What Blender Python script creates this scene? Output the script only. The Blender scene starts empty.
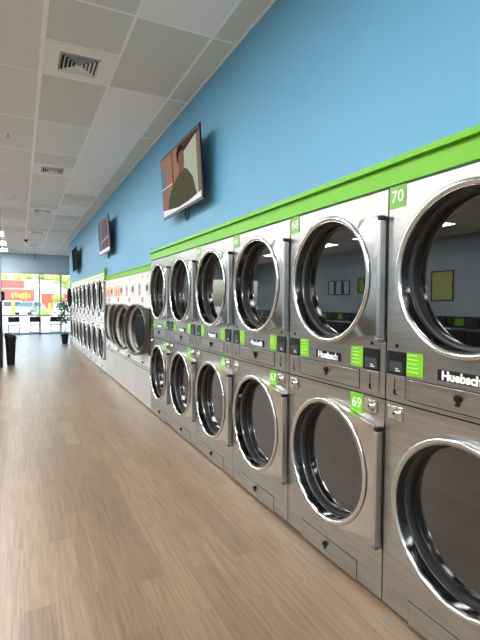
import bpy, bmesh, math, random
from mathutils import Vector, Matrix
PI = math.pi
S = bpy.context.scene
C = S.collection

# ---------------------------------------------------------------- camera
H_CAM = 1.5
yaw, pitch, roll = 0.451325270, 0.0383224391, 0.00624579936
cam_d = bpy.data.cameras.new('camera'); cam = bpy.data.objects.new('camera', cam_d); C.objects.link(cam)
fwd = Vector((math.sin(yaw)*math.cos(pitch), math.cos(yaw)*math.cos(pitch), -math.sin(pitch)))
rt = Vector((math.cos(yaw), -math.sin(yaw), 0)); up = rt.cross(fwd)
r2 = rt*math.cos(roll) + up*math.sin(roll); u2 = -rt*math.sin(roll) + up*math.cos(roll)
M = Matrix(((r2.x, u2.x, -fwd.x, 0), (r2.y, u2.y, -fwd.y, 0), (r2.z, u2.z, -fwd.z, H_CAM), (0, 0, 0, 1)))
cam.matrix_world = M
cam_d.sensor_fit = 'VERTICAL'; cam_d.sensor_height = 24; cam_d.sensor_width = 18
cam_d.lens = 453.21/640*24
cam_d.clip_start = 0.05; cam_d.clip_end = 400
S.camera = cam

# ---------------------------------------------------------------- world, sun, exposure
w = bpy.data.worlds.new('world'); S.world = w; w.use_nodes = True
nt = w.node_tree; bg = nt.nodes['Background']
sky = nt.nodes.new('ShaderNodeTexSky'); sky.sky_type = 'NISHITA'; sky.sun_disc = False
sky.sun_elevation = math.radians(50); sky.sun_rotation = math.radians(200); sky.air_density = 1.2; sky.dust_density = 3
nt.links.new(sky.outputs[0], bg.inputs[0]); bg.inputs[1].default_value = 1.25
sd = bpy.data.lights.new('sun', 'SUN'); sd.energy = 1.6; sd.angle = 0.01; sd.color = (1, .97, .92)
so = bpy.data.objects.new('sun', sd); C.objects.link(so); so.rotation_euler = (math.radians(38), 0, math.radians(-25))
S.view_settings.view_transform = 'Standard'; S.view_settings.look = 'None'
S.view_settings.gamma = 1; S.view_settings.use_curve_mapping = False
S.view_settings.exposure = 0.0
LAMP = 35.0          # strength of the ceiling light panels

# ---------------------------------------------------------------- materials
MT = {}
def mat(name, col, rough=.5, metal=0., emit=None, es=1., bump=None, spec=None, coat=0):
    m = bpy.data.materials.new(name); m.use_nodes = True
    b = m.node_tree.nodes['Principled BSDF']
    b.inputs['Base Color'].default_value = (*col, 1); b.inputs['Roughness'].default_value = rough
    b.inputs['Metallic'].default_value = metal
    if spec is not None: b.inputs['Specular IOR Level'].default_value = spec
    if coat: b.inputs['Coat Weight'].default_value = coat
    if emit: b.inputs['Emission Color'].default_value = (*emit, 1); b.inputs['Emission Strength'].default_value = es
    if bump:
        sc, st = bump
        n = m.node_tree
        tc = n.nodes.new('ShaderNodeTexCoord'); no = n.nodes.new('ShaderNodeTexNoise'); bu = n.nodes.new('ShaderNodeBump')
        mp = n.nodes.new('ShaderNodeMapping'); mp.inputs['Scale'].default_value = sc
        n.links.new(tc.outputs['Object'], mp.inputs[0]); n.links.new(mp.outputs[0], no.inputs['Vector'])
        no.inputs['Scale'].default_value = 1; no.inputs['Detail'].default_value = 3
        bu.inputs['Strength'].default_value = st; bu.inputs['Distance'].default_value = .002
        n.links.new(no.outputs[0], bu.inputs['Height']); n.links.new(bu.outputs[0], b.inputs['Normal'])
    MT[name] = m
    return m
def noise_col(m, c1, c2, scale, detail=3, lo=.35, hi=.65, coord='Object'):
    n = m.node_tree; b = n.nodes['Principled BSDF']
    tc = n.nodes.new('ShaderNodeTexCoord'); mp = n.nodes.new('ShaderNodeMapping'); mp.inputs['Scale'].default_value = scale
    no = n.nodes.new('ShaderNodeTexNoise'); no.inputs['Scale'].default_value = 1; no.inputs['Detail'].default_value = detail
    cr = n.nodes.new('ShaderNodeValToRGB'); cr.color_ramp.elements[0].position = lo; cr.color_ramp.elements[1].position = hi
    cr.color_ramp.elements[0].color = (*c1, 1); cr.color_ramp.elements[1].color = (*c2, 1)
    n.links.new(tc.outputs[coord], mp.inputs[0]); n.links.new(mp.outputs[0], no.inputs['Vector'])
    n.links.new(no.outputs[0], cr.inputs[0]); n.links.new(cr.outputs[0], b.inputs['Base Color'])
    return m

steel = mat('brushed_steel', (.60, .58, .55), .30, 1., bump=((3, 90, 6), .10))
noise_col(steel, (.41, .40, .375), (.50, .49, .465), (2, 3, 40), 4)
steel_l = mat('satin_steel_door', (.62, .605, .58), .17, 1., bump=((5, 5, 5), .25))
hingem = mat('hinge_steel', (.50, .50, .51), .28, 1.)
chrome = mat('chrome', (.64, .63, .615), .14, 1.)
chrome_w = mat('rippled_chrome', (.17, .17, .17), .13, 1., bump=((9, 9, 9), .22))
dsteel = mat('dark_hinge_steel', (.34, .34, .35), .3, 1.)
dstrip = mat('bronze_steel', (.17, .152, .135), .3, 1., bump=((5, 5, 5), .2))
rubber = mat('black_rubber', (.012, .012, .013), .42)
black = mat('black_plastic', (.007, .007, .008), .4, spec=.3)
blackg = mat('black_gap', (.01, .01, .01), .8)
screen_m = mat('display_glass', (.06, .06, .065), .25, spec=.3)
green = mat('lime_paint', (.155, .50, .004), .45)
green_l = mat('green_card', (.19, .52, .02), .35)
green_t = mat('green_number_card', (.16, .42, .03), .3)
white_p = mat('white_print', (.85, .87, .85), .5)
cardtxt = mat('pale_green_print', (.55, .8, .3), .5)
palew = mat('white_and_window_sheen', (.70, .70, .69), .28)  # white colour stands in for window reflections on the machine fronts
lpanel = mat('light_steel', (.72, .72, .71), .38, .75, bump=((3, 60, 5), .08))
blue = mat('blue_wall_paint', (.135, .365, .54), .55)
noise_col(blue, (.122, .365, .555), (.134, .385, .58), (.7, .7, .7), 3)
gblue = mat('grey_blue_paint', (.40, .53, .64), .6)
wgrey = mat('grey_wall_paint', (.42, .48, .53), .6)
tile_a = mat('ceiling_tile', (.755, .77, .745), .9, bump=((120, 120, 120), .3))
tile_b = mat('ceiling_tile_newer', (.87, .87, .87), .9, bump=((120, 120, 120), .3))
tile_c = mat('ceiling_tile_aged', (.67, .69, .655), .9, bump=((120, 120, 120), .3))
tbar = mat('ceiling_grid_paint', (.95, .95, .94), .5)
ventw = mat('vent_white', (.86, .86, .85), .5)
ventd = mat('vent_dark', (.03, .03, .03), .8)
lamp_m = mat('lamp_diffuser', (.9, .9, .9), .5, emit=(.96, .985, 1), es=LAMP)
alu = mat('window_aluminium', (.35, .40, .42), .4, .6)
dark_alu = mat('dark_aluminium', (.10, .12, .13), .45, .3)
leaf = mat('leaf_green', (.06, .19, .03), .4)
leafp = mat('glint_leaf', (.40, .50, .33), .35)  # pale colour stands in for bright reflections on the leaves
trunk = mat('trunk_brown', (.13, .08, .05), .8)
red = mat('red_panel', (.33, .045, .035), .6)
redd = mat('red_fence_paint', (.38, .04, .015), .6)
yellow = mat('yellow_paint', (.50, .27, .03), .5)
white_out = mat('white_render', (.55, .55, .53), .7)
asphalt = noise_col(mat('asphalt', (.4, .4, .4), .9), (.36, .36, .37), (.50, .49, .48), (1.2, 1.2, 1.2), 4)
conc = noise_col(mat('concrete', (.6, .6, .6), .85), (.40, .39, .38), (.48, .47, .46), (2, 2, 2), 4)
grass = noise_col(mat('grass_green', (.1, .3, .03), .9), (.10, .22, .03), (.22, .34, .06), (4, 4, 4), 4)
foliage = noise_col(mat('foliage', (.1, .3, .03), .8), (.16, .24, .05), (.38, .42, .12), (1.5, 1.5, 1.5), 4)
carp = mat('silver_car_paint', (.20, .25, .26), .25, .5, coat=.5)
carw = mat('white_car_paint', (.75, .76, .78), .25, coat=.5)
carg = mat('car_glass', (.05, .07, .08), .08)
tyre = mat('tyre', (.02, .02, .02), .8)
posterm = mat('poster_yellow', (.55, .58, .14), .5)
posterb = mat('poster_grey', (.55, .60, .62), .5)
island_m = mat('dark_machine_steel', (.10, .10, .105), .35, .6)
orange = mat('orange_card', (.85, .20, .06), .5)
peach = mat('peach_card', (.85, .55, .38), .5)

# floor planks
fm = mat('plank_floor', (.5, .35, .25), .37, spec=.85)
n = fm.node_tree; b = n.nodes['Principled BSDF']
tc = n.nodes.new('ShaderNodeTexCoord'); mp = n.nodes.new('ShaderNodeMapping'); mp.inputs['Rotation'].default_value = (0, 0, PI/2)
br = n.nodes.new('ShaderNodeTexBrick'); br.offset = .37; br.offset_frequency = 2
br.inputs['Scale'].default_value = 1; br.inputs['Brick Width'].default_value = 1.0; br.inputs['Row Height'].default_value = .14
br.inputs['Mortar Size'].default_value = .0012; br.inputs['Mortar Smooth'].default_value = .3; br.inputs['Bias'].default_value = 0
br.inputs['Color1'].default_value = (0, 0, 0, 1); br.inputs['Color2'].default_value = (1, 1, 1, 1); br.inputs['Mortar'].default_value = (0, 0, 0, 1)
n.links.new(tc.outputs['Object'], mp.inputs[0]); n.links.new(mp.outputs[0], br.inputs['Vector'])
cr = n.nodes.new('ShaderNodeValToRGB'); cr.color_ramp.interpolation = 'LINEAR'
cr.color_ramp.elements[0].color = (.205, .130, .074, 1); cr.color_ramp.elements[1].color = (.285, .186, .108, 1)
e = cr.color_ramp.elements.new(.5); e.color = (.245, .157, .090, 1)
n.links.new(br.outputs['Color'], cr.inputs[0])
mp2 = n.nodes.new('ShaderNodeMapping'); mp2.inputs['Scale'].default_value = (55, 2.4, 1)
sep = n.nodes.new('ShaderNodeVectorMath'); sep.operation = 'MULTIPLY_ADD'; sep.inputs[1].default_value = (0, 7, 0)
n.links.new(br.outputs['Color'], sep.inputs[0]); n.links.new(tc.outputs['Object'], sep.inputs[2]); n.links.new(sep.outputs[0], mp2.inputs[0])
gr = n.nodes.new('ShaderNodeTexNoise'); gr.inputs['Scale'].default_value = 1; gr.inputs['Detail'].default_value = 6; gr.inputs['Distortion'].default_value = .6
n.links.new(mp2.outputs[0], gr.inputs['Vector'])
cr2 = n.nodes.new('ShaderNodeValToRGB'); cr2.color_ramp.elements[0].position = .3; cr2.color_ramp.elements[1].position = .7
cr2.color_ramp.elements[0].color = (.66, .64, .62, 1); cr2.color_ramp.elements[1].color = (1.12, 1.12, 1.12, 1)
n.links.new(gr.outputs[0], cr2.inputs[0])
mx = n.nodes.new('ShaderNodeMix'); mx.data_type = 'RGBA'; mx.blend_type = 'MULTIPLY'; mx.inputs[0].default_value = 1
n.links.new(cr.outputs[0], mx.inputs[6]); n.links.new(cr2.outputs[0], mx.inputs[7]); n.links.new(mx.outputs[2], b.inputs['Base Color'])
bu = n.nodes.new('ShaderNodeBump'); bu.inputs['Strength'].default_value = .12; bu.inputs['Distance'].default_value = .002
n.links.new(gr.outputs[0], bu.inputs['Height']); n.links.new(bu.outputs[0], b.inputs['Normal'])

# perforated drum
drum_m = mat('perforated_drum', (.2, .2, .2), .35, 1.)
n = drum_m.node_tree; b = n.nodes['Principled BSDF']
uv = n.nodes.new('ShaderNodeUVMap'); vo = n.nodes.new('ShaderNodeTexVoronoi'); vo.inputs['Scale'].default_value = 70; vo.inputs['Randomness'].default_value = 0
n.links.new(uv.outputs[0], vo.inputs['Vector'])
cr = n.nodes.new('ShaderNodeValToRGB'); cr.color_ramp.elements[0].position = .30; cr.color_ramp.elements[1].position = .36
cr.color_ramp.elements[0].color = (.005, .005, .005, 1); cr.color_ramp.elements[1].color = (.28, .275, .265, 1)
n.links.new(vo.outputs['Distance'], cr.inputs[0]); n.links.new(cr.outputs[0], b.inputs['Base Color'])

# tinted door glass / clear window glass
def glass(name, tint, ior):
    m = bpy.data.materials.new(name); m.use_nodes = True; n = m.node_tree
    for q in list(n.nodes): n.nodes.remove(q)
    o = n.nodes.new('ShaderNodeOutputMaterial'); mxs = n.nodes.new('ShaderNodeMixShader')
    tr = n.nodes.new('ShaderNodeBsdfTransparent'); tr.inputs[0].default_value = (*tint, 1)
    gl = n.nodes.new('ShaderNodeBsdfGlossy'); gl.inputs['Roughness'].default_value = .015; gl.inputs[0].default_value = (1, 1, 1, 1)
    fr = n.nodes.new('ShaderNodeFresnel'); fr.inputs[0].default_value = ior
    n.links.new(fr.outputs[0], mxs.inputs[0]); n.links.new(tr.outputs[0], mxs.inputs[1]); n.links.new(gl.outputs[0], mxs.inputs[2])
    n.links.new(mxs.outputs[0], o.inputs[0]); MT[name] = m; return m
dglass = glass('tinted_door_glass', (.50, .51, .51), 2.1)
lglass = glass('pale_door_glass', (.8, .8, .8), 3.4)
wglass = glass('window_glass', (.93, .96, .95), 1.35)

# ---------------------------------------------------------------- helpers
def link(name, bm, m, parent=None, loc=None, smooth=False, kind=None, label=None):
    me = bpy.data.meshes.new(name); bm.normal_update(); bm.to_mesh(me); bm.free()
    for mm in (m if isinstance(m, (list, tuple)) else [m]): me.materials.append(mm)
    if smooth:
        me.polygons.foreach_set('use_smooth', [True]*len(me.polygons))
        try: me.set_sharp_from_angle(angle=math.radians(38))
        except Exception: pass
    o = bpy.data.objects.new(name, me); C.objects.link(o)
    if parent: o.parent = parent
    if loc is not None: o.location = loc
    if kind: o['kind'] = kind
    if label: o['label'] = label
    return o
def tag(o, label, cat, group=None):
    o['label'] = label; o['category'] = cat
    if group: o['group'] = group
    return o
def empty(name, loc, label, cat, group=None, rz=0):
    o = bpy.data.objects.new(name, None); C.objects.link(o); o.location = loc; o.rotation_euler = (0, 0, rz)
    o.empty_display_size = .1
    return tag(o, label, cat, group)
def box(bm, a, b_, bev=0, mi=0):
    x0, x1 = sorted((a[0], b_[0])); y0, y1 = sorted((a[1], b_[1])); z0, z1 = sorted((a[2], b_[2]))
    t = bmesh.new()
    v = [t.verts.new((x, y, z)) for x in (x0, x1) for y in (y0, y1) for z in (z0, z1)]
    for f in ((0, 1, 3, 2), (4, 6, 7, 5), (0, 4, 5, 1), (2, 3, 7, 6), (0, 2, 6, 4), (1, 5, 7, 3)): t.faces.new([v[i] for i in f])
    if bev: bmesh.ops.bevel(t, geom=list(t.edges), offset=bev, segments=2, affect='EDGES', profile=.5)
    for f in t.faces: f.material_index = mi
    merge(bm, t); return bm
def merge(bm, t):
    bmesh.ops.recalc_face_normals(t, faces=list(t.faces))
    me = bpy.data.meshes.new('tmp'); t.to_mesh(me); t.free(); bm.from_mesh(me); bpy.data.meshes.remove(me)
def tube(bm, pts, r, seg=8):
    pts = [Vector(p) for p in pts]; t = bmesh.new(); rings = []
    for i, p in enumerate(pts):
        d = (pts[min(i+1, len(pts)-1)] - pts[max(i-1, 0)]).normalized()
        a = d.orthogonal().normalized() if i == 0 else (rings_a - d*rings_a.dot(d)).normalized()
        rings_a = a; c = d.cross(a)
        rr = r[i] if isinstance(r, (list, tuple)) else r
        rings.append([t.verts.new(p + (a*math.cos(2*PI*k/seg) + c*math.sin(2*PI*k/seg))*rr) for k in range(seg)])
    for i in range(len(rings)-1):
        for k in range(seg): t.faces.new((rings[i][k], rings[i][(k+1) % seg], rings[i+1][(k+1) % seg], rings[i+1][k]))
    t.faces.new(rings[0]); t.faces.new(rings[-1]); merge(bm, t); return bm
def lathe_x(bm, prof, cy, cz, seg=64, uv=False, closed=False, flip=False):
    """prof: list of (radius, outwards); outwards = -X."""
    rings = []; uvl = bm.loops.layers.uv.verify() if uv else None
    for r, o in prof: rings.append([bm.verts.new((-o, cy + r*math.cos(2*PI*k/seg), cz + r*math.sin(2*PI*k/seg))) for k in range(seg)])
    L = [0]
    for i in range(1, len(prof)): L.append(L[-1] + math.hypot(prof[i][0]-prof[i-1][0], prof[i][1]-prof[i-1][1]))
    m = len(rings)
    for i in range(m if closed else m-1):
        j = (i+1) % m
        for k in range(seg):
            k2 = (k+1) % seg
            f = bm.faces.new((rings[i][k], rings[i][k2], rings[j][k2], rings[j][k]) if not flip else (rings[j][k], rings[j][k2], rings[i][k2], rings[i][k]))
            f.smooth = True
            if uv and i < m-1:
                R_ = prof[0][0]
                for lp, (kk, ii) in zip(f.loops, ((k, i), (k+1, i), (k+1, i+1), (k, i+1))): lp[uvl].uv = (2*PI*R_*kk/seg, L[ii])
    return rings
def disc_x(bm, r, out, cy, cz, seg=64, th=.006):
    t = bmesh.new()
    bot = [t.verts.new((-out, cy + r*math.cos(2*PI*k/seg), cz + r*math.sin(2*PI*k/seg))) for k in range(seg)]
    top = [t.verts.new((-out-th, v.co.y, v.co.z)) for v in bot]
    t.faces.new(bot); t.faces.new(top)
    for k in range(seg): t.faces.new((bot[k], bot[(k+1) % seg], top[(k+1) % seg], top[k]))
    merge(bm, t); return bm
def plate_hole(bm, y0, y1, z0, z1, cy, cz, r, x0, x1, outline=None, seg=96):
    """slab between x0 (front, outwards) and x1 with a round hole; the outline is a rectangle or a list of (y,z)."""
    out = []
    for k in range(seg):
        a = 2*PI*k/seg; c, s = math.cos(a), math.sin(a)
        if outline: out.append(outline(a)); continue
        t = 1e9
        if c > 1e-9: t = min(t, (y1-cy)/c)
        if c < -1e-9: t = min(t, (y0-cy)/c)
        if s > 1e-9: t = min(t, (z1-cz)/s)
        if s < -1e-9: t = min(t, (z0-cz)/s)
        out.append((cy+c*t, cz+s*t))
    if not outline:       # exact corners
        for (yy, zz) in ((y0, z0), (y0, z1), (y1, z0), (y1, z1)):
            i = min(range(seg), key=lambda q: (out[q][0]-yy)**2 + (out[q][1]-zz)**2); out[i] = (yy, zz)
    t = bmesh.new()
    A = [t.verts.new((x0, *p)) for p in out]; B = [t.verts.new((x1, *p)) for p in out]
    I = [t.verts.new((x0, cy+r*math.cos(2*PI*k/seg), cz+r*math.sin(2*PI*k/seg))) for k in range(seg)]
    J = [t.verts.new((x1, v.co.y, v.co.z)) for v in I]
    for k in range(seg):
        q = (k+1) % seg
        t.faces.new((A[k], A[q], I[q], I[k])); t.faces.new((B[k], J[k], J[q], B[q]))
        t.faces.new((A[k], B[k], B[q], A[q])); t.faces.new((I[k], I[q], J[q], J[k]))
    merge(bm, t); return bm
def prism(bm, pts, h, plane='xz', off=0):
    """extrude polygon; plane 'yz' -> thickness in x, 'xz' -> thickness in y, 'xy' -> thickness in z"""
    t = bmesh.new()
    def P(a, b_, c): return {'yz': (c, a, b_), 'xz': (a, c, b_), 'xy': (a, b_, c)}[plane]
    A = [t.verts.new(P(a, b_, off)) for a, b_ in pts]; B = [t.verts.new(P(a, b_, off+h)) for a, b_ in pts]
    t.faces.new(A); t.faces.new(B)
    for i in range(len(A)):
        j = (i+1) % len(A); t.faces.new((A[i], A[j], B[j], B[i]))
    merge(bm, t); return bm
def text_bm(s, size, align='CENTER', bold=0.0, ext=.0008):
    cu = bpy.data.curves.new('t', 'FONT'); cu.body = s; cu.size = size; cu.align_x = align; cu.align_y = 'CENTER'
    cu.extrude = ext; cu.offset = bold; cu.resolution_u = 3
    o = bpy.data.objects.new('t', cu); C.objects.link(o); dg = bpy.context.evaluated_depsgraph_get(); dg.update()
    me = bpy.data.meshes.new_from_object(o.evaluated_get(dg)); bm = bmesh.new(); bm.from_mesh(me)
    bpy.data.objects.remove(o); bpy.data.curves.remove(cu); bpy.data.meshes.remove(me)
    # text plane (x,y) -> (-y_local, z), facing -X ; reading direction runs towards -Y
    bm.transform(Matrix(((0, 0, -1, 0), (-1, 0, 0, 0), (0, 1, 0, 0), (0, 0, 0, 1))))
    return bm
def copy_tree(o, parent=None):
    c = o.copy(); C.objects.link(c)
    if parent: c.parent = parent
    for ch in list(o.children): copy_tree(ch, c)
    return c

# ---------------------------------------------------------------- the room
FX = 1.605; WX = 1.635; CZ = 3.62; YF = 22.6
XL = -8.8; YB = -4.0; XR = 3.6
NEAR, PITCH = .79, .8835
Y1 = NEAR + 6*PITCH            # 6.091 end of near stacks
Y2 = 9.76                      # start of far stacks
FP = .88; Y3 = Y2 + 8*FP       # 16.8
bm = bmesh.new(); box(bm, (XL, YB, -.1), (XR, YF+.1, 0)); link('floor', bm, fm, kind='structure')

# ceiling: tiles, each with its own tone, laid in a T-bar grid
G = .6096; GX0 = .19; GY0 = 3.443
bm = bmesh.new(); rnd = random.Random(4)
i0 = int(math.floor((XL-GX0)/G)); i1 = int(math.ceil((XR-GX0)/G))
j0 = int(math.floor((YB-GY0)/(2*G)))
vents = {(0, 4.357), (0, 8.01), (0, 12.28), (0, 16.1), (0, 19.2)}
def tone(i, j):
    if i == 2: return 2
    if i == 1: return {-1: 1, 0: 2, 1: 1, 2: 1, 3: 1, 4: 1, 6: 1}.get(j, 0)
    if i == 0: return {-1: 2, 0: 2, 1: 2, 2: 0}.get(j, 0)
    return rnd.choice((0, 0, 0, 1))
def q(x0, x1, y0, y1, mi):
    x0 = max(x0, XL); x1 = min(x1, XR); y0 = max(y0, YB); y1 = min(y1, YF)
    if x1-x0 < .02 or y1-y0 < .02: return
    box(bm, (x0, y0, CZ), (x1, y1, CZ+.02), 0, mi)
for i in range(i0, i1):
    xa = GX0+i*G; xb = xa+G
    if i == 2: xb = WX if False else xb
    for j in range(j0, 17):
        ya = GY0+j*2*G
        m = tone(i, j)
        if i == 0 and j in (3, 6, 9, 12):     # half tiles beside each vent
            q(xa, xb, ya, ya+G, 2); q(xa, xb, ya+G, ya+2*G, 1)
        elif i == 0 and j == 0:
            q(xa, xb, ya, ya+G, 2); q(xa, xb, ya+G, ya+2*G, 1)
        elif i == 1 and j in (5, 7, 9):
            q(xa, xb, ya, ya+G, 2); q(xa, xb, ya+G, ya+2*G, 0)
        else: q(xa, xb, ya, ya+2*G, m)
box(bm, (XL, YB, CZ+.02), (XR, YF+.1, CZ+.12), 0, 0)
link('ceiling', bm, [tile_a, tile_b, tile_c], kind='structure')
bm = bmesh.new()
for i in range(i0, i1+1):
    x = GX0+i*G
    if not XL < x < XR: continue
    wd = .018 if i == 0 else .011
    if i >= 3: box(bm, (x-wd, 17.7, CZ-.004), (x+wd, YF, CZ+.002))
    else: box(bm, (x-wd, YB, CZ-.004), (x+wd, YF, CZ+.002))
for j in range(j0, 18):
    y = GY0+j*2*G
    if YB < y < YF: box(bm, (XL, y-.009, CZ-.0035), (WX if y < 17.7 else XR, y+.009, CZ+.002))
for yv in (3.443+G, 3.443+3*2*G+G, 3.443+6*2*G+G, 3.443+9*2*G+G, 3.443+12*2*G+G):
    box(bm, (GX0, yv-.009, CZ-.0035), (GX0+G, yv+.009, CZ+.002))
box(bm, (WX-.022, YB, CZ-.005), (WX+.001, 17.7, CZ+.002))
link('trim_1', bm, tbar, kind='structure')

# right wall over the machines
bm = bmesh.new()
box(bm, (WX, YB, 0), (WX+.12, NEAR-.01, CZ))
box(bm, (WX, NEAR-.01, 2.065), (WX+.12, Y1+.02, CZ))
box(bm, (WX, Y1+.02, 1.94), (WX+.12, Y2-.03, CZ))
box(bm, (WX, Y2-.03, 2.065), (WX+.12, Y3+.02, CZ))
box(bm, (WX, Y3+.02, 0), (WX+.12, 17.7, CZ))
box(bm, (WX+.12, 17.58, 0), (XR, 17.7, CZ))
link('wall_right', bm, blue, kind='structure')
# lime fascia boards
bm = bmesh.new()
box(bm, (FX+.003, .2, 2.065), (WX, Y1+.02, 2.152)); box(bm, (FX-.022, .2, 2.158), (WX, Y1+.03, 2.185)); box(bm, (FX+.008, .2, 2.15), (WX, Y1+.02, 2.16))
box(bm, (FX+.003, Y1+.02, 1.94), (WX, Y2-.03, 2.005)); box(bm, (FX-.012, Y1+.03, 2.009), (WX, Y2-.03, 2.03)); box(bm, (FX+.008, Y1+.02, 2.0), (WX, Y2-.03, 2.012))
link('trim_2', bm, green, kind='structure')
bm = bmesh.new()
box(bm, (FX+.003, Y2, 2.125), (WX, Y3, 2.165)); box(bm, (FX-.03, Y2-.03, 1.95), (WX, Y2-.002, 2.20))
link('trim_3', bm, green, kind='structure')
bm = bmesh.new(); box(bm, (FX+.006, Y2, 2.065), (WX, Y3, 2.123)); link('trim_4', bm, palew, kind='structure')
# other walls
bm = bmesh.new(); box(bm, (XL-.12, YB, 0), (XL, YF, CZ)); link('wall_left', bm, wgrey, kind='structure')
bm = bmesh.new(); box(bm, (XL-.12, YB-.12, 0), (WX+.12, YB, CZ)); link('wall_back', bm, wgrey, kind='structure')
bm = bmesh.new(); box(bm, (XL, YF, 2.80), (XR, YF+.16, CZ)); link('wall_front', bm, gblue, kind='structure')
bm = bmesh.new(); box(bm, (XR, 17.58, 0), (XR+.12, YF+.16, CZ)); link('wall_alcove', bm, gblue, kind='structure')
# glazed shopfront: frames and panes
xs = [XL, -7.2, -5.6, -4.0, -2.4, -.8, .79, 1.70, XR]
for k in range(len(xs)-1):
    f = bmesh.new(); a, b_ = xs[k], xs[k+1]
    box(f, (a, YF, 0), (a+.035, YF+.08, 2.80)); box(f, (b_-.035, YF, 0), (b_, YF+.08, 2.80))
    box(f, (a+.035, YF, 2.73), (b_-.035, YF+.08, 2.80)); box(f, (a+.035, YF, 0), (b_-.035, YF+.08, .07)); box(f, (a+.035, YF, .83), (b_-.035, YF+.08, .90))
    wn = link('window_%d' % (k+1), f, alu, kind='structure')
    p = bmesh.new(); box(p, (a+.035, YF+.036, .90), (b_-.035, YF+.042, 2.73)); box(p, (a+.035, YF+.036, .07), (b_-.035, YF+.042, .83))
    link('pane', p, wglass, wn)

# column near the aisle, black cladding below
bm = bmesh.new(); box(bm, (-.92, 11.5, 1.5), (-.39, 12.0, CZ)); link('wall_column', bm, wgrey, kind='structure')
bm = bmesh.new(); box(bm, (-.95, 11.47, 0), (-.375, 12.03, 1.5)); link('trim_5', bm, black, kind='structure')
o = empty('wall_dispenser', (-.39, 11.7, 1.52), 'small black box mounted on the side of the grey column', 'dispenser')
bm = bmesh.new(); box(bm, (.0, -.10, 0), (.07, .10, .20), .012); link('housing', bm, black, o)
bm = bmesh.new(); box(bm, (.008, -.06, -.015), (.055, .06, .0)); link('nozzle', bm, dsteel, o)

# ---------------------------------------------------------------- light panels
def light_panel(x, y, label, group):
    o = empty('ceiling_light', (x, y, CZ), label, 'ceiling light', group)
    bm = bmesh.new(); W_, L_ = G/2-.012, G-.012
    for s in (-1, 1):
        box(bm, (s*W_, -L_, -.012), (s*(W_-.03), L_, 0)); box(bm, (-W_+.03, s*L_, -.012), (W_-.03, s*(L_-.03), 0))
    link('frame', bm, ventw, o)
    bm = bmesh.new(); box(bm, (-W_+.03, -L_+.03, -.008), (W_-.03, L_-.03, -.002)); link('diffuser', bm, lamp_m, o)
    return o
for ci, cx in enumerate((-.725, -3.773, -6.821)):
    ys = {0: (-3.3, -.8, 1.6, 4.05, 6.5, 8.93, 11.37, 13.8, 16.25, 18.7, 21.1)}.get(ci, (-3.3, -.8, 1.6, 4.05, 6.5, 8.93, 11.6, 14.3, 17, 19.6))  # panels behind the camera are unseen, added to brighten the near ceiling
    for y in ys:
        j = round((y-GY0-G)/(2*G)); yy = GY0+j*2*G+G
        if ci == 0 and yy > 16:
            lb = ('nearest', 'middle', 'farthest')[min(2, int((yy-16)//2.2))] + ' of the bright ceiling light panels at the left edge, beyond the column'
            g = 'ceiling lights in the row left of the aisle'
        else: lb, g = 'rectangular ceiling light panel, mirrored in door glass; those behind the camera unseen, added for brightness', 'ceiling lights over the rest of the room'
        light_panel(cx, yy, lb, g)

# ---------------------------------------------------------------- machines
CU, RU, RL = .435, 1.632, .600      # door centre along the face, upper and lower height
R_OUT, R_IN = .355, .330
def door_outline(a):
    """pressed door plate: round on one side, shoulders running to the hinge on the other (local: circle centre at y=.405)"""
    c, s = math.cos(a), math.sin(a); cy = .405; r = R_OUT-.004
    if c > -.18: return (cy + r*c, r*s)
    # shoulder side: ray until the smooth shoulder curve
    for t in [i*.002 for i in range(150, 320)]:
        y = cy + c*t; z = abs(s*t)
        u = min(1, max(0, (cy-.06-y)/(cy-.06-.03)))
        lim = r*.985 + (.292 - r*.985)*(u*u*(3-2*u))
        if y <= .003 or z >= lim: return (max(y, .003), s*t if z < lim else math.copysign(lim, s))
    return (cy + c*r, s*r)
def make_door_meshes():
    D = {}
    bm = bmesh.new(); plate_hole(bm, 0, 0, 0, 0, .405, 0, R_IN-.004, -.040, -.006, outline=door_outline)
    for v in bm.verts:
        if v.co.x < -.03 and v.co.y < .12 and (v.co.y-.405)**2+v.co.z**2 > R_IN**2: v.co.x = -.040 + .014*min(1, (.12-v.co.y)/.06)
    bmesh.ops.remove_doubles(bm, verts=bm.verts, dist=1e-5)
    D['plate'] = bm
    bm = bmesh.new()
    lathe_x(bm, [(R_OUT-.014, .038), (R_OUT-.002, .039), (R_OUT, .043), (R_OUT-.003, .047), (R_OUT-.010, .050), (R_OUT-.018, .049), (R_IN, .045), (R_IN-.004, .036)], .405, 0, 96)
    D['ring'] = bm
    bm = bmesh.new(); lathe_x(bm, [(R_IN-.0035, .037), (R_IN-.006, .012), (R_IN-.010, -.008), (R_IN-.006, -.012), (R_IN-.010, -.02)], .405, 0, 96); D['liner'] = bm
    bm = bmesh.new(); lathe_x(bm, [(R_IN-.009, -.02), (R_IN-.020, -.024), (R_IN-.022, -.04), (R_IN-.026, -.048)], .405, 0, 96); D['gasket'] = bm
    bm = bmesh.new(); disc_x(bm, R_IN-.023, -.047, .405, 0, 96, .005); D['glass'] = bm
    bm = bmesh.new(); box(bm, (-.042, -.023, -.30), (-.004, -.001, .27), .004)
    D['hinge'] = bm
    for nm, z in (('cap', .27), ('cap2', -.322)):
        bm = bmesh.new(); box(bm, (-.045, -.025, z), (-.004, .001, z+.022), .004); D[nm] = bm
    return D
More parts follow.
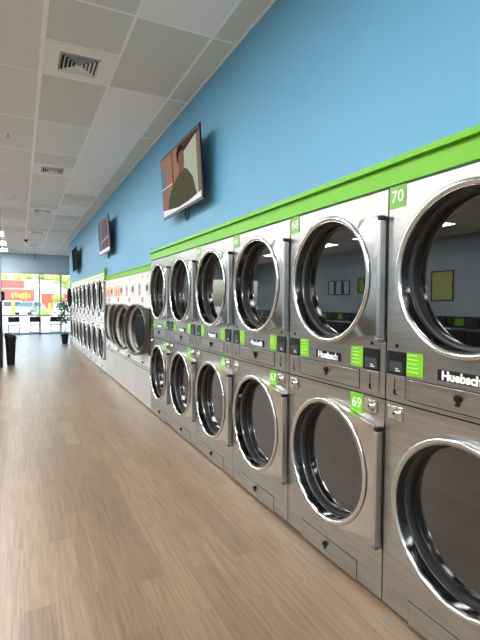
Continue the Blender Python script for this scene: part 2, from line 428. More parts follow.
def make_door(parent, u, z, pm, ringm=chrome, hm=dsteel, scale=1, gm=None, lm=None, km=None):
    D = make_door_meshes()
    d = link('door', D['plate'], pm, parent, (0, u, z), True)
    link('rim', D['ring'], ringm, d, smooth=True); link('liner', D['liner'], lm or chrome_w, d, smooth=True)
    link('gasket', D['gasket'], km or rubber, d, smooth=True); link('glass', D['glass'], gm or dglass, d)
    link('hinge_post', D['hinge'], hingem if hm is dsteel else hm, d); link('hinge_cap', D['cap'], black, d); link('hinge_cap', D['cap2'], dsteel, d)
    if scale != 1: d.scale = (1, scale, scale)
    return d
def drum_bm(cy, cz, r=.40, dep=.62):
    bm = bmesh.new()
    lathe_x(bm, [(.318, -.066), (r, -.075), (r, -dep), (.06, -dep-.02), (.001, -dep-.02)], cy, cz, 64, uv=True)
    for k in range(3):
        a = .6 + k*2*PI/3
        c, s = math.cos(a), math.sin(a)
        p = [(cy+c*(r-.001)-s*.05, cz+s*(r-.001)+c*.05), (cy+c*(r-.07), cz+s*(r-.07)), (cy+c*(r-.001)+s*.05, cz+s*(r-.001)-c*.05)]
        prism(bm, p, dep-.10, 'yz', .09)
    return bm
def make_stack(y, fm_, pm, full, label, group, W_=PITCH):
    w_ = W_-.005
    t = empty('stacked_tumble_dryer', (FX, y, 0), label, 'dryer', group)
    # carcass
    bm = bmesh.new()
    box(bm, (.02, .003, .03), (.95, .013, 2.05)); box(bm, (.02, w_-.010, .03), (.95, w_, 2.05)); box(bm, (.02, .013, 2.04), (.95, w_-.010, 2.05)); box(bm, (.94, .013, .03), (.95, w_-.010, 2.04)); box(bm, (.02, .013, .02), (.94, w_-.010, .03))
    link('carcass', bm, fm_, t)
    bm = bmesh.new(); box(bm, (.022, .013, .0), (.9, w_-.013, .02)); link('plinth', bm, blackg, t)
    bm = bmesh.new(); box(bm, (.004, .004, 1.0255), (.02, w_-.004, 1.034)); link('seam', bm, blackg, t)
    for (z0, z1, cz, nm) in ((1.034, 2.05, RU, 'upper_front'), (.022, 1.0255, RL, 'lower_front')):
        bm = bmesh.new(); plate_hole(bm, .003, w_, z0, z1, CU, cz, .322, 0, .02); link(nm, bm, fm_, t)
        link('drum', drum_bm(CU, cz), drum_m, t, smooth=True)
        make_door(t, CU-.405, cz, pm, lm=None if full else rubber)
    # lint drawer, coin panels, displays
    bm = bmesh.new(); box(bm, (-.005, .19, 1.056), (-.001, .735, 1.150), .0018); dr = link('lint_drawer', bm, fm_, t)
    bm = bmesh.new(); box(bm, (-.0012, .1855, 1.0515), (-.0002, .7395, 1.1545)); link('drawer_gap', bm, blackg, dr)
    def keylock(parent, cy, cz):
        bm = bmesh.new(); lathe_x(bm, [(.001, .022), (.013, .022), (.015, .017), (.015, .004)], cy, cz, 20)
        prism(bm, [(cy-.004, cz-.034), (cy+.012, cz-.034), (cy+.006, cz-.004), (cy-.006, cz-.004)], .004, 'yz', -.012)
        link('key_lock', bm, black, parent, smooth=True)
    keylock(dr, .467, 1.116)
    bm = bmesh.new(); box(bm, (-.004, .187, .016), (-.001, .708, .122), .0015); bp = link('base_panel', bm, fm_, t)
    bm = bmesh.new(); box(bm, (-.0012, .184, .013+.01), (-.0002, .711, .125)); link('panel_gap', bm, blackg, bp)
    keylock(bp, .455, .09)
    for u0 in (.042, .755):
        bm = bmesh.new(); box(bm, (-.006, u0, 1.162), (-.001, u0+.115, 1.274), .002); d = link('display', bm, black, t)
        bm = bmesh.new(); box(bm, (-.0072, u0+.016, 1.176), (-.006, u0+.099, 1.226)); sc = link('display_screen', bm, screen_m, d)
        if full:
            bm = bmesh.new(); box(bm, (-.0078, u0+.030, 1.180), (-.0072, u0+.060, 1.186)); box(bm, (-.0078, u0+.040, 1.190), (-.0072, u0+.060, 1.195)); link('display_text', bm, posterb, d)
        bm = bmesh.new(); box(bm, (-.004, u0, 1.052), (-.001, u0+.115, 1.158), .0015); cp = link('coin_panel', bm, fm_, t)
        bm = bmesh.new(); box(bm, (-.0045, u0+.060, 1.098), (-.004, u0+.067, 1.142)); box(bm, (-.0045, u0+.056, 1.066), (-.004, u0+.072, 1.093)); box(bm, (-.0045, u0+.044, 1.066), (-.004, u0+.056, 1.073)); link('coin_slot', bm, black, cp)
        # coin-box lock of the lower half
        bm = bmesh.new(); box(bm, (-.006, u0+.01, .948), (-.001, u0+.105, 1.012), .003); lk = link('coin_box', bm, chrome, t)
        bm = bmesh.new(); lathe_x(bm, [(.001, .026), (.012, .026), (.019, .020), (.022, .012), (.027, .006)], u0+.045, .982, 24)
        link('coin_box_lock', bm, chrome, lk, smooth=True)
        bm = bmesh.new(); disc_x(bm, .007, .0265, u0+.045, .982, 16, .001); link('keyhole', bm, black, lk)
    for (u0, z) in ((.098, 1.300), (.812, 1.300)):
        bm = bmesh.new(); disc_x(bm, .010, .0008, u0, z, 20, .002); link('sensor', bm, black, t)
    bm = bmesh.new()
    for z in (1.85, 1.55, 1.40, .80, .50, .25): disc_x(bm, .004, .001, w_-.016, z, 10, .002)
    link('screws', bm, dsteel, t)
    if full:
        for u0 in (.163, .655):
            bm = bmesh.new(); box(bm, (-.0024, u0, 1.168), (-.001, u0+.095, 1.275)); cd = link('instruction_card', bm, green_l, t, label='small lime green instruction card')
            bm = bmesh.new(); rr = random.Random(3)
            for k in range(5):
                zz = 1.262-k*.019; ln = rr.uniform(.035, .062)
                box(bm, (-.003, u0+.078-ln, zz), (-.0024, u0+.078, zz+.004)); box(bm, (-.003, u0+.083, zz-.001), (-.0024, u0+.089, zz+.005))
            link('card_text', bm, cardtxt, cd)
        bm = bmesh.new(); box(bm, (-.0045, .345, 1.174), (-.001, .575, 1.222), .001); lg = link('brand_plate', bm, black, t)
        bm = text_bm('Huebsch', .053, bold=.0022); link('brand_lettering', bm, white_p, lg, (-.0052, .460, 1.196))
    return t
def number(t, s, upper, m):
    if upper: y0, z0 = .775, 1.950
    else: y0, z0 = .155, .922
    xx = -.0035
    bm = bmesh.new(); box(bm, (xx+.0005, y0, z0), (-.0005, y0+.10, z0+.104)); c = link('number_card', bm, m, t)
    bm = text_bm(s, .078, ext=.0004); o = link('number_lettering', bm, white_p, c, (xx, y0+.05, z0+.052))
desc = ['nearest steel stacked dryer, numbered 70 at its top corner, cut by the right edge',
        'steel stacked dryer, second from the right edge, lower door numbered 69',
        'steel stacked dryer third from the right edge, between the ones numbered 69 and 65',
        'steel stacked dryer fourth from the right edge, whose upper glass reflects a bright window',
        'steel stacked dryer fifth from the right edge, second before the row of white washers',
        'steel stacked dryer standing against the first white washer with the ajar door']
nums = [('70', None), ('68', '69'), ('66', '67'), ('64', '65'), ('62', '63'), ('60', '61')]
proto = make_stack(NEAR, steel, steel_l, True, desc[0], 'steel stacked dryers in the near row')
for k in range(6):
    t = proto if k == 0 else copy_tree(proto)
    t.location = (FX, NEAR+k*PITCH, 0); t['label'] = desc[k]
stacks = [proto] + [o for o in C.objects if o.name.startswith('stacked_tumble_dryer.') and o.parent is None]
for k, t in enumerate(sorted(stacks, key=lambda o: o.location.y)):
    number(t, nums[k][0], True, green_t)
    if nums[k][1]: number(t, nums[k][1], False, green_l)
# far stacks: same machine, window reflections painted in as white fronts
ordn = ['white stacked dryer in the far row, first one beyond the white washers', 'white stacked dryer in the far row, second beyond the white washers', 'white stacked dryer in the far row, third beyond the white washers',
        'white stacked dryer in the far row, fourth beyond the white washers', 'white stacked dryer in the far row, fifth beyond the white washers', 'white stacked dryer in the far row, third from the plant end',
        'white stacked dryer in the far row, next to the last one', 'last white stacked dryer, beside the potted plant, upper door ajar']
far = make_stack(Y2, palew, lpanel, False, ordn[0], 'white stacked dryers in the far row', FP)
for k in range(1, 8):
    t = copy_tree(far); t.location = (FX, Y2+k*FP, 0); t['label'] = ordn[k]
last = t
doors = [c for c in last.children if c.name.startswith('door')]
dd = max(doors, key=lambda o: o.location.z); dd.rotation_euler = (0, 0, math.radians(9))

# washers
WP = (Y2-.03-Y1-.02)/4
def make_washer(y):
    w_ = WP-.006; cu = .46; cz = 1.10
    t = empty('washer_extractor', (FX, y, 0), '', 'washing machine', 'white front-loading washers between the dryer rows')
    bm = bmesh.new(); box(bm, (.02, .003, .03), (.9, .013, 1.93)); box(bm, (.02, w_-.01, .03), (.9, w_, 1.93)); box(bm, (.02, .013, 1.92), (.9, w_-.01, 1.93)); box(bm, (.89, .013, .03), (.9, w_-.01, 1.92)); box(bm, (.02, .013, 0), (.89, w_-.013, .03))
    link('carcass', bm, palew, t)
    bm = bmesh.new(); plate_hole(bm, .003, w_, .575, 1.93, cu, cz, .30, 0, .02); link('front_panel', bm, palew, t)
    bm = bmesh.new(); box(bm, (-.002, .009, .022), (.02, w_-.006, .520), .003); link('kick_panel', bm, lpanel, t)
    bm = bmesh.new(); box(bm, (.012, .0, .512), (.03, w_, .58)); link('shadow_gap', bm, black, t)
    bm = bmesh.new(); box(bm, (-.018, .0, .545), (.012, w_+.003, .560), .003); link('ledge', bm, lpanel, t)
    link('drum', drum_bm(cu, cz, .38), drum_m, t, smooth=True)
    d = make_door(t, .02, cz, dstrip, dstrip, dstrip, 1.05, lglass, dstrip, lpanel); d.rotation_euler = (0, 0, math.radians(12))
    bm = bmesh.new(); box(bm, (-.006, .10, 1.60), (-.001, .26, 1.78), .003); cp = link('control_panel', bm, posterb, t)
    bm = bmesh.new(); box(bm, (-.008, .12, 1.66), (-.006, .24, 1.74)); link('control_screen', bm, black, cp)
    bm = bmesh.new(); box(bm, (-.008, .60, 1.60), (-.001, .68, 1.78), .003); ds = link('coin_meter', bm, dsteel, t)
    bm = bmesh.new(); box(bm, (-.0086, .625, 1.70), (-.008, .655, 1.75)); link('coin_slot', bm, black, ds)
    bm = bmesh.new(); box(bm, (-.012, .42, 1.50), (-.001, .50, 1.57), .004); link('latch', bm, dsteel, t)
    bm = bmesh.new(); disc_x(bm, .014, .001, .45, 1.86, 16, .003); disc_x(bm, .012, .001, .16, 1.86, 16, .003); link('indicator', bm, black, t)
    bm = bmesh.new(); box(bm, (-.03, .40, .60), (-.001, .44, .64), .004); link('release_knob', bm, dsteel, t)
    return t
wl = ['white front-loading washer beside the steel dryers, its dark door standing ajar in front', 'white front-loading washer second from the steel dryers, door ajar behind the first',
      'white front-loading washer third from the steel dryers, only a sliver of its ajar door showing', 'white front-loading washer beside the far dryers, with orange and peach cards on its top panel']
w0 = make_washer(Y1+.02)
for k in range(4):
    t = w0 if k == 0 else copy_tree(w0)
    t.location = (FX, Y1+.02+k*WP, 0); t['label'] = wl[k]
    dn = [c for c in t.children if c.name.startswith('door')][0]
    dn.rotation_euler = (0, 0, math.radians((12, 13, 5, 0)[k]))
    if k >= 2:
        bm = bmesh.new(); box(bm, (-.0095, .28, 1.58), (-.009, .84, 1.80) if k == 3 else (-.009, .84, 1.80)); cd = link('notice_card', bm, peach, t, label='peach and orange notice card')
        bm = bmesh.new()
        for a in (.32, .52, .68): box(bm, (-.0105, a, 1.61), (-.0095, a+.10, 1.73)); 
        link('notice_print', bm, orange, cd)

# ---------------------------------------------------------------- televisions on the right wall
def tv(y0, y1, zb, label, pic):
    Wd = y1-y0; Hh = .685
    t = empty('wall_television', (1.535, (y0+y1)/2, zb), label, 'television', 'televisions on the blue wall')
    tilt = empty_tilt = math.radians(3.5)
    def rot(bm): bm.transform(Matrix.Rotation(-tilt, 4, 'Y')); return bm
    bm = bmesh.new(); box(bm, (-.018, -Wd/2, 0), (.0, Wd/2, Hh), .004)
    box(bm, (.0, -Wd/2+.12, .06), (.035, Wd/2-.12, Hh-.12), .006); b0 = link('housing', rot(bm), black, t)
    bm = bmesh.new(); box(bm, (-.0195, -Wd/2+.02, .025), (-.018, Wd/2-.02, Hh-.02)); sc = link('screen', rot(bm), MT['tv_'+pic], t)
    bm = bmesh.new(); box(bm, (.03, -.2, .2), (.06, .2, .45)); box(bm, (.055, -.05, .22), (WX-1.536, .05, .42)); link('wall_mount', bm, dsteel, t)
    bm = bmesh.new(); tube(bm, [(.05, -.05, .05), (.06, -.02, -.04), (.07, .05, -.085), (.075, .12, -.06), (.08, .14, .06)], .006, 6); link('cable', bm, black, t, smooth=True)
    return t, sc, rot, Wd, Hh
def emi(name, c, s=.9):
    m = mat(name, (.004, .004, .004), .6, emit=c, es=s*.75, spec=0); return m
emi('tv_man', (.30, .22, .17)); emi('tv_city', (.24, .30, .38)); emi('tv_off', (.03, .03, .035))
def flat(parent, rot, pts, m, name, x=-.0205):
    bm = bmesh.new(); prism(bm, pts, .0006, 'yz', x); return link(name, rot(bm), m, parent)
t, sc, rot, Wd, Hh = tv(3.92, 5.18, 2.45, 'nearest wall television, showing a man in an olive shirt', 'man')
# y runs away from the camera: screen left = +y
flat(sc, rot, [(.60, .06), (.0, .06), (.0, .655), (.60, .655)], emi('pic_tan', (.52, .30, .19), .8), 'picture_door')
flat(sc, rot, [(.60, .30), (.44, .30), (.44, .58), (.60, .58)], emi('pic_bluegrey', (.30, .33, .42), .8), 'picture_window', -.0211)
flat(sc, rot, [(.22, .06), (.17, .06), (.17, .655), (.22, .655)], emi('pic_stripe', (.28, .13, .09), .8), 'picture_edge', -.0211)
flat(sc, rot, [(-.10, .06), (-.53, .06), (-.53, .62), (-.16, .55)], emi('pic_bright', (.62, .66, .50), .9), 'picture_light')
flat(sc, rot, [(.0, .55), (-.16, .55), (-.53, .62), (-.60, .62), (-.60, .655), (.0, .655)], emi('pic_maroon', (.12, .06, .05), .8), 'picture_ceiling')
flat(sc, rot, [(.44, .06), (.36, .20), (.22, .30), (.03, .37), (-.05, .40), (-.17, .40), (-.27, .36), (-.40, .26), (-.50, .06)], emi('pic_olive', (.15, .14, .085), .8), 'picture_shirt', -.0214)
flat(sc, rot, [(-.03, .38), (.01, .46), (.02, .55), (-.02, .60), (-.12, .61), (-.18, .56), (-.19, .47), (-.15, .38)], emi('pic_skin', (.36, .17, .12), .8), 'picture_face', -.0218)
flat(sc, rot, [(.03, .50), (.05, .60), (.0, .64), (-.13, .64), (-.19, .58), (-.13, .585), (-.03, .575), (.0, .50)], emi('pic_hair', (.04, .025, .02), .8), 'picture_hair', -.0221)
flat(sc, rot, [(.60, .028), (-.60, .028), (-.60, .085), (-.25, .055), (.05, .05), (.60, .10)], emi('pic_white', (.9, .9, .9), 1.3), 'picture_banner', -.0224)
flat(sc, rot, [(.60, .33), (.22, .33), (.22, .338), (.60, .338)], MT['pic_white'], 'picture_line', -.0222)
t, sc, rot, Wd, Hh = tv(8.68, 9.92, 2.45, 'middle wall television, picture of blue, brown and grey shapes', 'city')
flat(sc, rot, [(.1, .1), (-.05, .1), (-.05, .655), (.1, .655)], emi('pic_brown', (.30, .16, .13), .8), 'picture_block')
flat(sc, rot, [(-.15, .1), (-.45, .1), (-.45, .6), (-.15, .655)], emi('pic_red', (.38, .16, .14), .8), 'picture_block')
flat(sc, rot, [(.60, .028), (-.60, .028), (-.60, .09), (.60, .09)], MT['pic_white'], 'picture_banner', -.0222)
flat(sc, rot, [(.4, .22), (-.5, .27), (-.5, .31), (.4, .26)], emi('pic_cyan', (.45, .6, .62), .8), 'picture_line', -.0222)
flat(sc, rot, [(.55, .3), (.35, .3), (.35, .6), (.55, .6)], emi('pic_slate', (.20, .27, .35), .8), 'picture_window', -.0211)
tv(14.0, 15.3, 2.43, 'farthest wall television, dark and seen almost edge on near the windows', 'off')

# ---------------------------------------------------------------- ceiling vents, sprinklers, camera
def vent(x, y, label):
    o = empty('ceiling_vent', (x, y, CZ), label, 'vent', 'air vents along the ceiling grid')
    bm = bmesh.new(); h = G/2-.014; s = .165
    box(bm, (-h, -h, -.006), (h, -s, 0)); box(bm, (-h, s, -.006), (h, h, 0)); box(bm, (-h, -s, -.006), (-s, s, 0)); box(bm, (s, -s, -.006), (h, s, 0))
    link('panel', bm, ventw, o)
    bm = bmesh.new(); box(bm, (-s, -s, -.001), (s, s, .0)); link('duct', bm, ventd, o)
    bm = bmesh.new()
    for k in range(5):
        a = s-.004-k*.032; t0 = bmesh.new()
        z0, z1, wd = -.020+.0, -.004, .012
        A = [(-a, -a), (a, -a), (a, a), (-a, a)]; B = [(-(a-wd), -(a-wd)), (a-wd, -(a-wd)), (a-wd, a-wd), (-(a-wd), a-wd)]
        va = [t0.verts.new((*p, z0)) for p in A]; vb = [t0.verts.new((*p, z1)) for p in B]
        vc = [t0.verts.new((p[0], p[1], z0+.003)) for p in A]; vd = [t0.verts.new((p[0], p[1], z1+.003)) for p in B]
        for i in range(4):
            j = (i+1) % 4
            t0.faces.new((va[i], va[j], vb[j], vb[i])); t0.faces.new((vc[i], vc[j], vd[j], vd[i])); t0.faces.new((va[i], va[j], vc[j], vc[i])); t0.faces.new((vb[i], vb[j], vd[j], vd[i]))
        bmesh.ops.recalc_face_normals(t0, faces=list(t0.faces)); me = bpy.data.meshes.new('x'); t0.to_mesh(me); t0.free(); bm.from_mesh(me); bpy.data.meshes.remove(me)
    link('louvre', bm, ventw, o)
vl = ['large nearest square air vent in the ceiling', 'second air vent, level with the nearest television', 'third air vent, above the middle television', 'fourth air vent in the line, small and far', 'farthest air vent, in front of the window wall']
for k, j in enumerate((0, 3, 6, 9, 12)): vent(GX0+G/2, GY0+j*2*G+1.5*G, vl[k])
def sprinkler(x, y, label):
    o = empty('sprinkler', (x, y, CZ), label, 'sprinkler', 'ceiling sprinklers')
    bm = bmesh.new(); tube(bm, [(0, 0, 0), (0, 0, -.008)], .035, 16); link('escutcheon', bm, ventw, o)
    bm = bmesh.new(); tube(bm, [(0, 0, -.008), (0, 0, -.05)], .008, 8); tube(bm, [(0, 0, -.05), (0, 0, -.054)], .018, 10); link('nozzle', bm, dsteel, o)
sprinkler(-.116, 6.5, 'small ceiling sprinkler nearest the camera'); sprinkler(-.09, 10.2, 'small ceiling sprinkler left of the second vent')
o = empty('security_camera', (.2, 17.3, CZ), 'small dark ceiling camera left of the far air vents', 'camera')
bm = bmesh.new(); tube(bm, [(0, 0, 0), (0, 0, -.02)], .06, 16); link('base', bm, dsteel, o)
bm = bmesh.new(); tube(bm, [(0, 0, -.02), (0, 0, -.05), (0, 0, -.07), (0, 0, -.08)], [.055, .05, .035, .01], 16); link('dome', bm, black, o, smooth=True)
o = empty('ceiling_hook', (.60, 22.3, CZ), 'thin dark rod hanging from the ceiling before the grey-blue header', 'hook')
bm = bmesh.new(); tube(bm, [(0, 0, 0), (0, 0, -.16)], .012, 8); link('rod', bm, black, o)
bm = bmesh.new(); box(bm, (-.03, -.02, -.20), (.03, .02, -.16), .005); link('clip', bm, black, o)

# ---------------------------------------------------------------- chairs, bin, plant
def chair():
    t = empty('folding_chair', (0, 0, 0), '', 'chair', 'black chairs by the shopfront windows')
    bm = bmesh.new(); n_ = 8
    pts = [(-.225+.45*i/n_, -.03*math.sin(PI*i/n_)) for i in range(n_+1)]
    prism(bm, [(x, y-.012-.02) for x, y in pts] + [(x, y+.012-.02) for x, y in reversed(pts)], .23, 'xy', .59)
    link('backrest', bm, black, t)
    bm = bmesh.new(); box(bm, (-.21, .02, .435), (.21, .42, .465), .012); link('seat', bm, black, t)
    for s in (-1, 1):
        bm = bmesh.new(); tube(bm, [(s*.218, -.12, .0), (s*.218, .0, .45), (s*.218, -.03, .80)], .013, 8); link('leg', bm, dsteel, t, smooth=True)
        bm = bmesh.new(); tube(bm, [(s*.20, .44, .0), (s*.20, .26, .25), (s*.20, .05, .44)], .013, 8); link('leg', bm, dsteel, t, smooth=True)
    bm = bmesh.new(); tube(bm, [(-.218, -.085, .13), (.218, -.085, .13)], .009, 6); tube(bm, [(-.20, .36, .12), (.20, .36, .12)], .009, 6); link('stretcher', bm, dsteel, t)
    return t
cl = ['black chair by the window, leftmost of three, beyond the black bin', 'black chair by the window, middle of the three', 'black chair by the window, rightmost of three, left of the potted plant']
ch = chair()
for k, x in enumerate((-.26, .585, 1.42)):
    t = ch if k == 0 else copy_tree(ch)
    t.location = (x, 22.0, 0); t['label'] = cl[k]
o = empty('waste_bin', (-.215, 11.95, 0), 'tall tapered black waste bin with a slanted top, beside the column', 'bin')
bm = bmesh.new()
def ring(bm, w_, d_, z, tl=0, n_=28):
    out = []
    for k in range(n_):
        a = 2*PI*k/n_; c, s = math.cos(a), math.sin(a)
        x = w_*math.copysign(abs(c)**.55, c); y = d_*math.copysign(abs(s)**.55, s)
        out.append(bm.verts.new((x, y, z - tl*x)))
    return out
R_ = [ring(bm, .085, .10, 0), ring(bm, .10, .12, .3), ring(bm, .118, .14, .62, .1)]
for a_, b_ in zip(R_, R_[1:]):
    for k in range(28): bm.faces.new((a_[k], a_[(k+1) % 28], b_[(k+1) % 28], b_[k]))
bm.faces.new(R_[0][::-1]); bm.faces.new(R_[-1]); link('body', bm, black, o, smooth=True)
bm = bmesh.new(); R_ = [ring(bm, .128, .15, .618, .12), ring(bm, .13, .15, .66, .2), ring(bm, .11, .13, .725, .28), ring(bm, .05, .06, .74, .3)]
for a_, b_ in zip(R_, R_[1:]):
    for k in range(28): bm.faces.new((a_[k], a_[(k+1) % 28], b_[(k+1) % 28], b_[k]))
bm.faces.new(R_[0][::-1]); bm.faces.new(R_[-1]); link('lid', bm, black, o, smooth=True)
bm = bmesh.new(); box(bm, (-.07, -.150, .60), (.06, -.142, .66)); link('flap', bm, black, o)

rp = random.Random(9)
o = empty('potted_plant', (1.42, 17.25, 0), 'leafy green plant on a thin stem in a black pot beside the last dryer', 'plant')
bm = bmesh.new(); t0 = []
for r, z in ((.095, 0), (.13, .30), (.14, .30), (.14, .34), (.12, .34), (.115, .30)):
    t0.append([bm.verts.new((r*math.cos(2*PI*k/24), r*math.sin(2*PI*k/24), z)) for k in range(24)])
for a_, b_ in zip(t0, t0[1:]):
    for k in range(24): bm.faces.new((a_[k], a_[(k+1) % 24], b_[(k+1) % 24], b_[k]))
bm.faces.new(t0[0][::-1]); link('pot', bm, black, o, smooth=True)
bm = bmesh.new(); tube(bm, [(0, 0, .26), (0, 0, .30)], .115, 20); link('soil', bm, trunk, o)
bm = bmesh.new(); tube(bm, [(0, 0, .28), (.01, 0, .6), (-.01, .01, .9), (0, 0, 1.2)], [.022, .018, .015, .01], 8); link('stem', bm, trunk, o, smooth=True)
def leaves(n_, z0, z1, R0, seed, L_=.22):
    bm = bmesh.new(); rr = random.Random(seed)
    for k in range(n_):
        z = rr.uniform(z0, z1); a = rr.uniform(0, 2*PI); up_ = rr.uniform(-.2, .9); L = L_*rr.uniform(.7, 1.3); R1 = R0*rr.uniform(.0, 1)*(.4+.6*math.sin(PI*min(1, max(0, (z-z0+.1)/(z1-z0+.2)))))
        base = Vector((R1*math.cos(a), R1*math.sin(a), z)); d = Vector((math.cos(a), math.sin(a), up_)).normalized(); sd_ = Vector((-math.sin(a), math.cos(a), 0))
        wd = L*.28; prev = None
        for i in range(5):
            tt = i/4; ww = wd*math.sin(PI*(.08+.9*tt))*.6
            p = base + d*L*tt + Vector((0, 0, -.35*L*tt*tt)); p.x = min(p.x, .12+.05*math.sin(k)) ; q0 = bm.verts.new(p+sd_*ww+Vector((0, 0, .1*ww))); q1 = bm.verts.new(p-sd_*ww+Vector((0, 0, .1*ww))); qm = bm.verts.new(p-Vector((0, 0, .25*ww)))
            if prev: bm.faces.new((prev[0], prev[2], qm, q0)); bm.faces.new((prev[2], prev[1], q1, qm))
            prev = (q0, q1, qm)
    return bm
link('foliage', leaves(170, .75, 1.50, .20, 5, .23), leaf, o)
link('glint_leaves', leaves(16, 1.05, 1.55, .2, 8, .26), leafp, o, label='top leaves with bright reflections painted in as pale colour')

# ---------------------------------------------------------------- things the door glass reflects: washer island, posters
def island(y):
    t = empty('top_load_washer', (-4.3, y, 0), 'dark washer in the middle island, seen only mirrored in the round door glass', 'washing machine', 'washers in the middle island')
    bm = bmesh.new(); box(bm, (-.36, .01, 0), (.36, .69, 1.02), .01); link('cabinet', bm, island_m, t)
    bm = bmesh.new(); box(bm, (-.36, .01, 1.02), (.0, .69, 1.26), .01); cb = link('console', bm, island_m, t)
    bm = bmesh.new(); box(bm, (.0005, .30, 1.08), (.004, .50, 1.22)); link('instruction_card', bm, green_l, cb)
    bm = bmesh.new(); box(bm, (.02, .06, 1.02), (.34, .64, 1.04), .006); link('lid', bm, dsteel, t)
    return t
i_ = island(2)
for k in range(1, 20):
    t = copy_tree(i_); t.location = (-4.3, 2+.72*k, 0)
def poster(y, z, w_, h_, m, label):
    o = empty('framed_poster', (XL, y, z), label, 'poster', 'posters on the left wall')
    bm = bmesh.new()
    for a, b_ in (((0, -w_/2, 0), (.03, -w_/2+.03, h_)), ((0, w_/2-.03, 0), (.03, w_/2, h_)), ((0, -w_/2+.03, 0), (.03, w_/2-.03, .03)), ((0, -w_/2+.03, h_-.03), (.03, w_/2-.03, h_))): box(bm, a, b_)
    link('frame', bm, black, o)
    bm = bmesh.new(); box(bm, (.001, -w_/2+.03, .03), (.012, w_/2-.03, h_-.03)); p = link('print', bm, m, o)
    bm = bmesh.new()
    for k in range(4): box(bm, (.0121, -w_/2+.09, .12+k*(h_-.2)/4), (.013, w_/2-.12-.05*(k % 2), .16+k*(h_-.2)/4))
    link('print_marks', bm, wgrey, p)
for (y, z, w_, h_, m) in ((10.2, 1.6, .85, .95, posterm), (14.9, 1.85, .42, .6, posterb), (15.4, 1.85, .42, .6, posterb), (15.9, 1.85, .42, .6, posterb), (14.0, 1.9, .4, .6, green_t), (17.2, 1.85, .4, .5, posterb)):
    poster(y, z, w_, h_, m, 'framed poster on the left wall, seen only mirrored in the round door glass')

# ---------------------------------------------------------------- outside
bm = bmesh.new(); box(bm, (-60, YF+.16, -.12), (60, 26, -.02)); link('ground_1', bm, conc, kind='structure')
bm = bmesh.new(); box(bm, (-90, 26, -.16), (120, 160, -.06)); link('ground_2', bm, asphalt, kind='structure')
# storefront across the car park
o = empty('storefront_building', (2.0, 72, -.06), 'red and white shop building across the car park with a yellow sign', 'building')
bm = bmesh.new(); box(bm, (-14, 0, 0), (-.1, 12, 4.6)); link('wall', bm, white_out, o)
bm = bmesh.new(); box(bm, (-14, -.25, 3.45), (-1.5, 0, 4.56)); link('fascia', bm, red, o, label='red upper fascia')
bm = bmesh.new(); box(bm, (-14, -.2, .6), (-.1, 0, 3.25)); link('shop_panel', bm, red, o, label='red panel below the white band')
bm = bmesh.new()
for k in range(6):
    x = -3.1+k*.42; box(bm, (x, -.3, 2.0+.15*math.sin(k*1.3)), (x+.30, -.2, 2.7+.12*math.sin(k*2.1)), .02)
link('sign', bm, yellow, o, label='yellow sign')
for k in range(4):
    bm = bmesh.new(); box(bm, (-13.5+k*3.1, -.26, .7), (-11.1+k*3.1, -.2, 1.6)); f = link('window', bm, white_out, o)
    bm = bmesh.new(); box(bm, (-13.4+k*3.1, -.28, .8), (-11.2+k*3.1, -.26, 1.5)); link('pane', bm, carg, f)
o = empty('white_building', (7.4, 90, -.06), 'pale white building behind the red fence, right of the red shop', 'building')
bm = bmesh.new(); box(bm, (-7, 0, 0), (-1.8, 10, 5.2)); link('wall', bm, white_out, o)
bm = bmesh.new(); box(bm, (-7.2, -.3, 5.2), (-1.6, 10.2, 5.4)); link('roof', bm, conc, o)
for k in range(3):
    bm = bmesh.new(); box(bm, (-6+k*1.5, -.06, 3.0), (-5.1+k*1.5, 0, 3.7)); link('window', bm, wgrey, o)
o = empty('red_fence', (8.3, 62, -.06), 'bright red solid fence right of the window mullion', 'fence')
bm = bmesh.new(); box(bm, (-5.9, 0, .15), (-1.8, .1, 2.55)); link('panel', bm, redd, o)
for k in range(5):
    bm = bmesh.new(); box(bm, (-5.95+k*1.02, -.06, 0), (-5.85+k*1.02, 0, 2.6)); link('post', bm, redd, o)
def bollard(x, y, h, r, label):
    o = empty('bollard', (x, y, -.06), label, 'bollard', 'yellow bollards in the car park')
    bm = bmesh.new(); tube(bm, [(0, 0, 0), (0, 0, h), (0, 0, h+r)], [r, r, r*.3], 12); link('post', bm, yellow, o, smooth=True)
    bm = bmesh.new(); tube(bm, [(0, 0, 0), (0, 0, .1)], r*1.25, 12); link('base', bm, conc, o)
bollard(-.64, 50, 1.5, .16, 'tall yellow post in front of the red shop, above the leftmost chair')
bollard(2.6, 48, 1.3, .13, 'left one of two yellow posts before the red fence'); bollard(2.98, 48, 1.4, .13, 'right one of two yellow posts before the red fence')
bm = bmesh.new(); rr = random.Random(2)
for k in range(60):
    t0 = bmesh.new(); bmesh.ops.create_icosphere(t0, subdivisions=2, radius=rr.uniform(.25, .42), matrix=Matrix.Translation((1.75+rr.uniform(0, 1.3), 51+rr.uniform(-.5, .5), rr.uniform(.1, .35))))
    for v in t0.verts: v.co += v.normal*rr.uniform(-.04, .04)
    merge(bm, t0)
tag(link('hedge', bm, grass), 'low green hedge behind the cars, right of the silver hatchback', 'hedge')

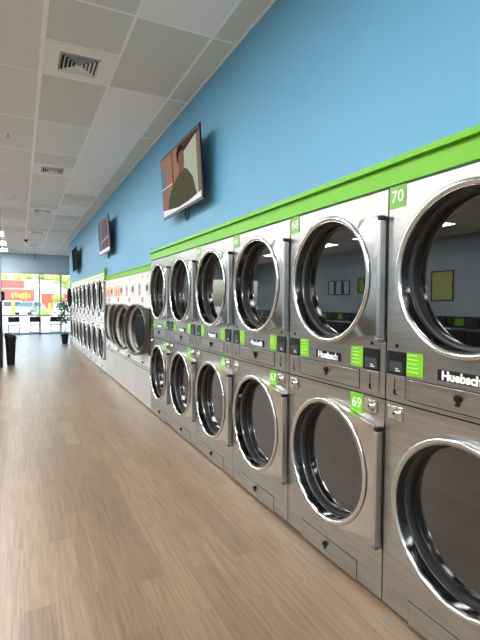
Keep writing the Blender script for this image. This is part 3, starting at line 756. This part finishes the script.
def car(x, y, rz, paint, label):
    o = empty('parked_car', (x, y, -.06), label, 'car', rz=rz)
    prof = [(-2.0, .35), (-2.05, .6), (-1.98, .95), (-1.75, 1.0), (-1.35, 1.42), (-.9, 1.5), (.35, 1.5), (.6, 1.45), (1.15, 1.02), (1.85, .88), (2.05, .68), (2.08, .35)]
    bm = bmesh.new(); prism(bm, prof, 1.7, 'xz', -.85)
    for v in bm.verts:
        if v.co.z > 1.05: v.co.y *= .82
    bmesh.ops.bevel(bm, geom=list(bm.edges), offset=.04, segments=2, affect='EDGES')
    link('body', bm, paint, o, smooth=True)
    bm = bmesh.new()
    for s in (-1, 1):
        yy = s*.80
        prism(bm, [(-1.3, 1.05), (-1.05, 1.38), (-.35, 1.42), (-.35, 1.05)], .03*s, 'xz', yy); prism(bm, [(-.27, 1.05), (-.27, 1.42), (.38, 1.42), (.85, 1.05)], .03*s, 'xz', yy)
    for v in bm.verts:
        if v.co.z > 1.2: v.co.y *= .90
    link('side_glass', bm, carg, o)
    bm = bmesh.new(); t0 = bmesh.new()
    vs = [t0.verts.new(p) for p in ((1.14, -.72, 1.07), (1.14, .72, 1.07), (.66, .62, 1.45), (.66, -.62, 1.45), (1.18, -.72, 1.07), (1.18, .72, 1.07), (.70, .62, 1.46), (.70, -.62, 1.46))]
    for f in ((0, 1, 2, 3), (4, 7, 6, 5), (0, 4, 5, 1), (2, 6, 7, 3), (1, 5, 6, 2), (0, 3, 7, 4)): t0.faces.new([vs[i] for i in f])
    merge(bm, t0); link('windscreen', bm, carg, o)
    for wx in (-1.3, 1.3):
        for s in (-1, 1):
            bm = bmesh.new(); tube(bm, [(wx, s*.70, .31), (wx, s*.89, .31)], .31, 24); wh = link('wheel', bm, tyre, o)
            bm = bmesh.new(); tube(bm, [(wx, s*.89, .31), (wx, s*.90, .31)], .19, 12); link('hubcap', bm, chrome, wh)
    bm = bmesh.new()
    for s in (-1, 1): box(bm, (1.95, s*.55-.13, .66), (2.10, s*.55+.13, .80), .02)
    link('headlight', bm, chrome, o)
    return o
car(1.0, 56, math.radians(180+62), carp, 'silver hatchback parked across the car park, behind the left chairs')
car(3.5, 40, math.radians(255), carw, 'white car partly behind the potted plant and the rightmost chair')
def tree(x, y, h, r, seed, label, m=foliage):
    o = empty('tree', (x, y, -.06), label, 'tree', 'trees behind the buildings')
    bm = bmesh.new(); tube(bm, [(0, 0, 0), (.1, 0, h*.4), (0, 0, h*.7)], [.3, .22, .1], 8); link('trunk', bm, trunk, o)
    bm = bmesh.new(); rr = random.Random(seed)
    for k in range(22):
        a = rr.uniform(0, 2*PI); q_ = rr.uniform(0, r*.62); t0 = bmesh.new()
        bmesh.ops.create_icosphere(t0, subdivisions=2, radius=r*rr.uniform(.28, .45), matrix=Matrix.Translation((q_*math.cos(a), q_*math.sin(a)*.6, h*.72+rr.uniform(-.3, .3)*r)))
        for v in t0.verts: v.co += v.normal*rr.uniform(-.12, .12)*r*.4
        merge(bm, t0)
    link('crown', bm, m, o)
tl_ = ['tree above the left end of the red shop roof', 'tree above the yellow sign of the red shop', 'tree just left of the thick window mullion', 'tree just right of the thick window mullion',
       'tree over the white building, in the middle pane', 'tree beside the right window mullion', 'rightmost tree seen through the narrow right pane']
for k, lb in enumerate(tl_):
    tree(-4.5+5.0*k, 104+(k % 2)*7, 8.4+.5*(k % 3), 2.9, k, lb)
tree(3.95, 57, 2.7, .8, 11, 'small bright shrub tree in front of the red fence, above the plant', grass)
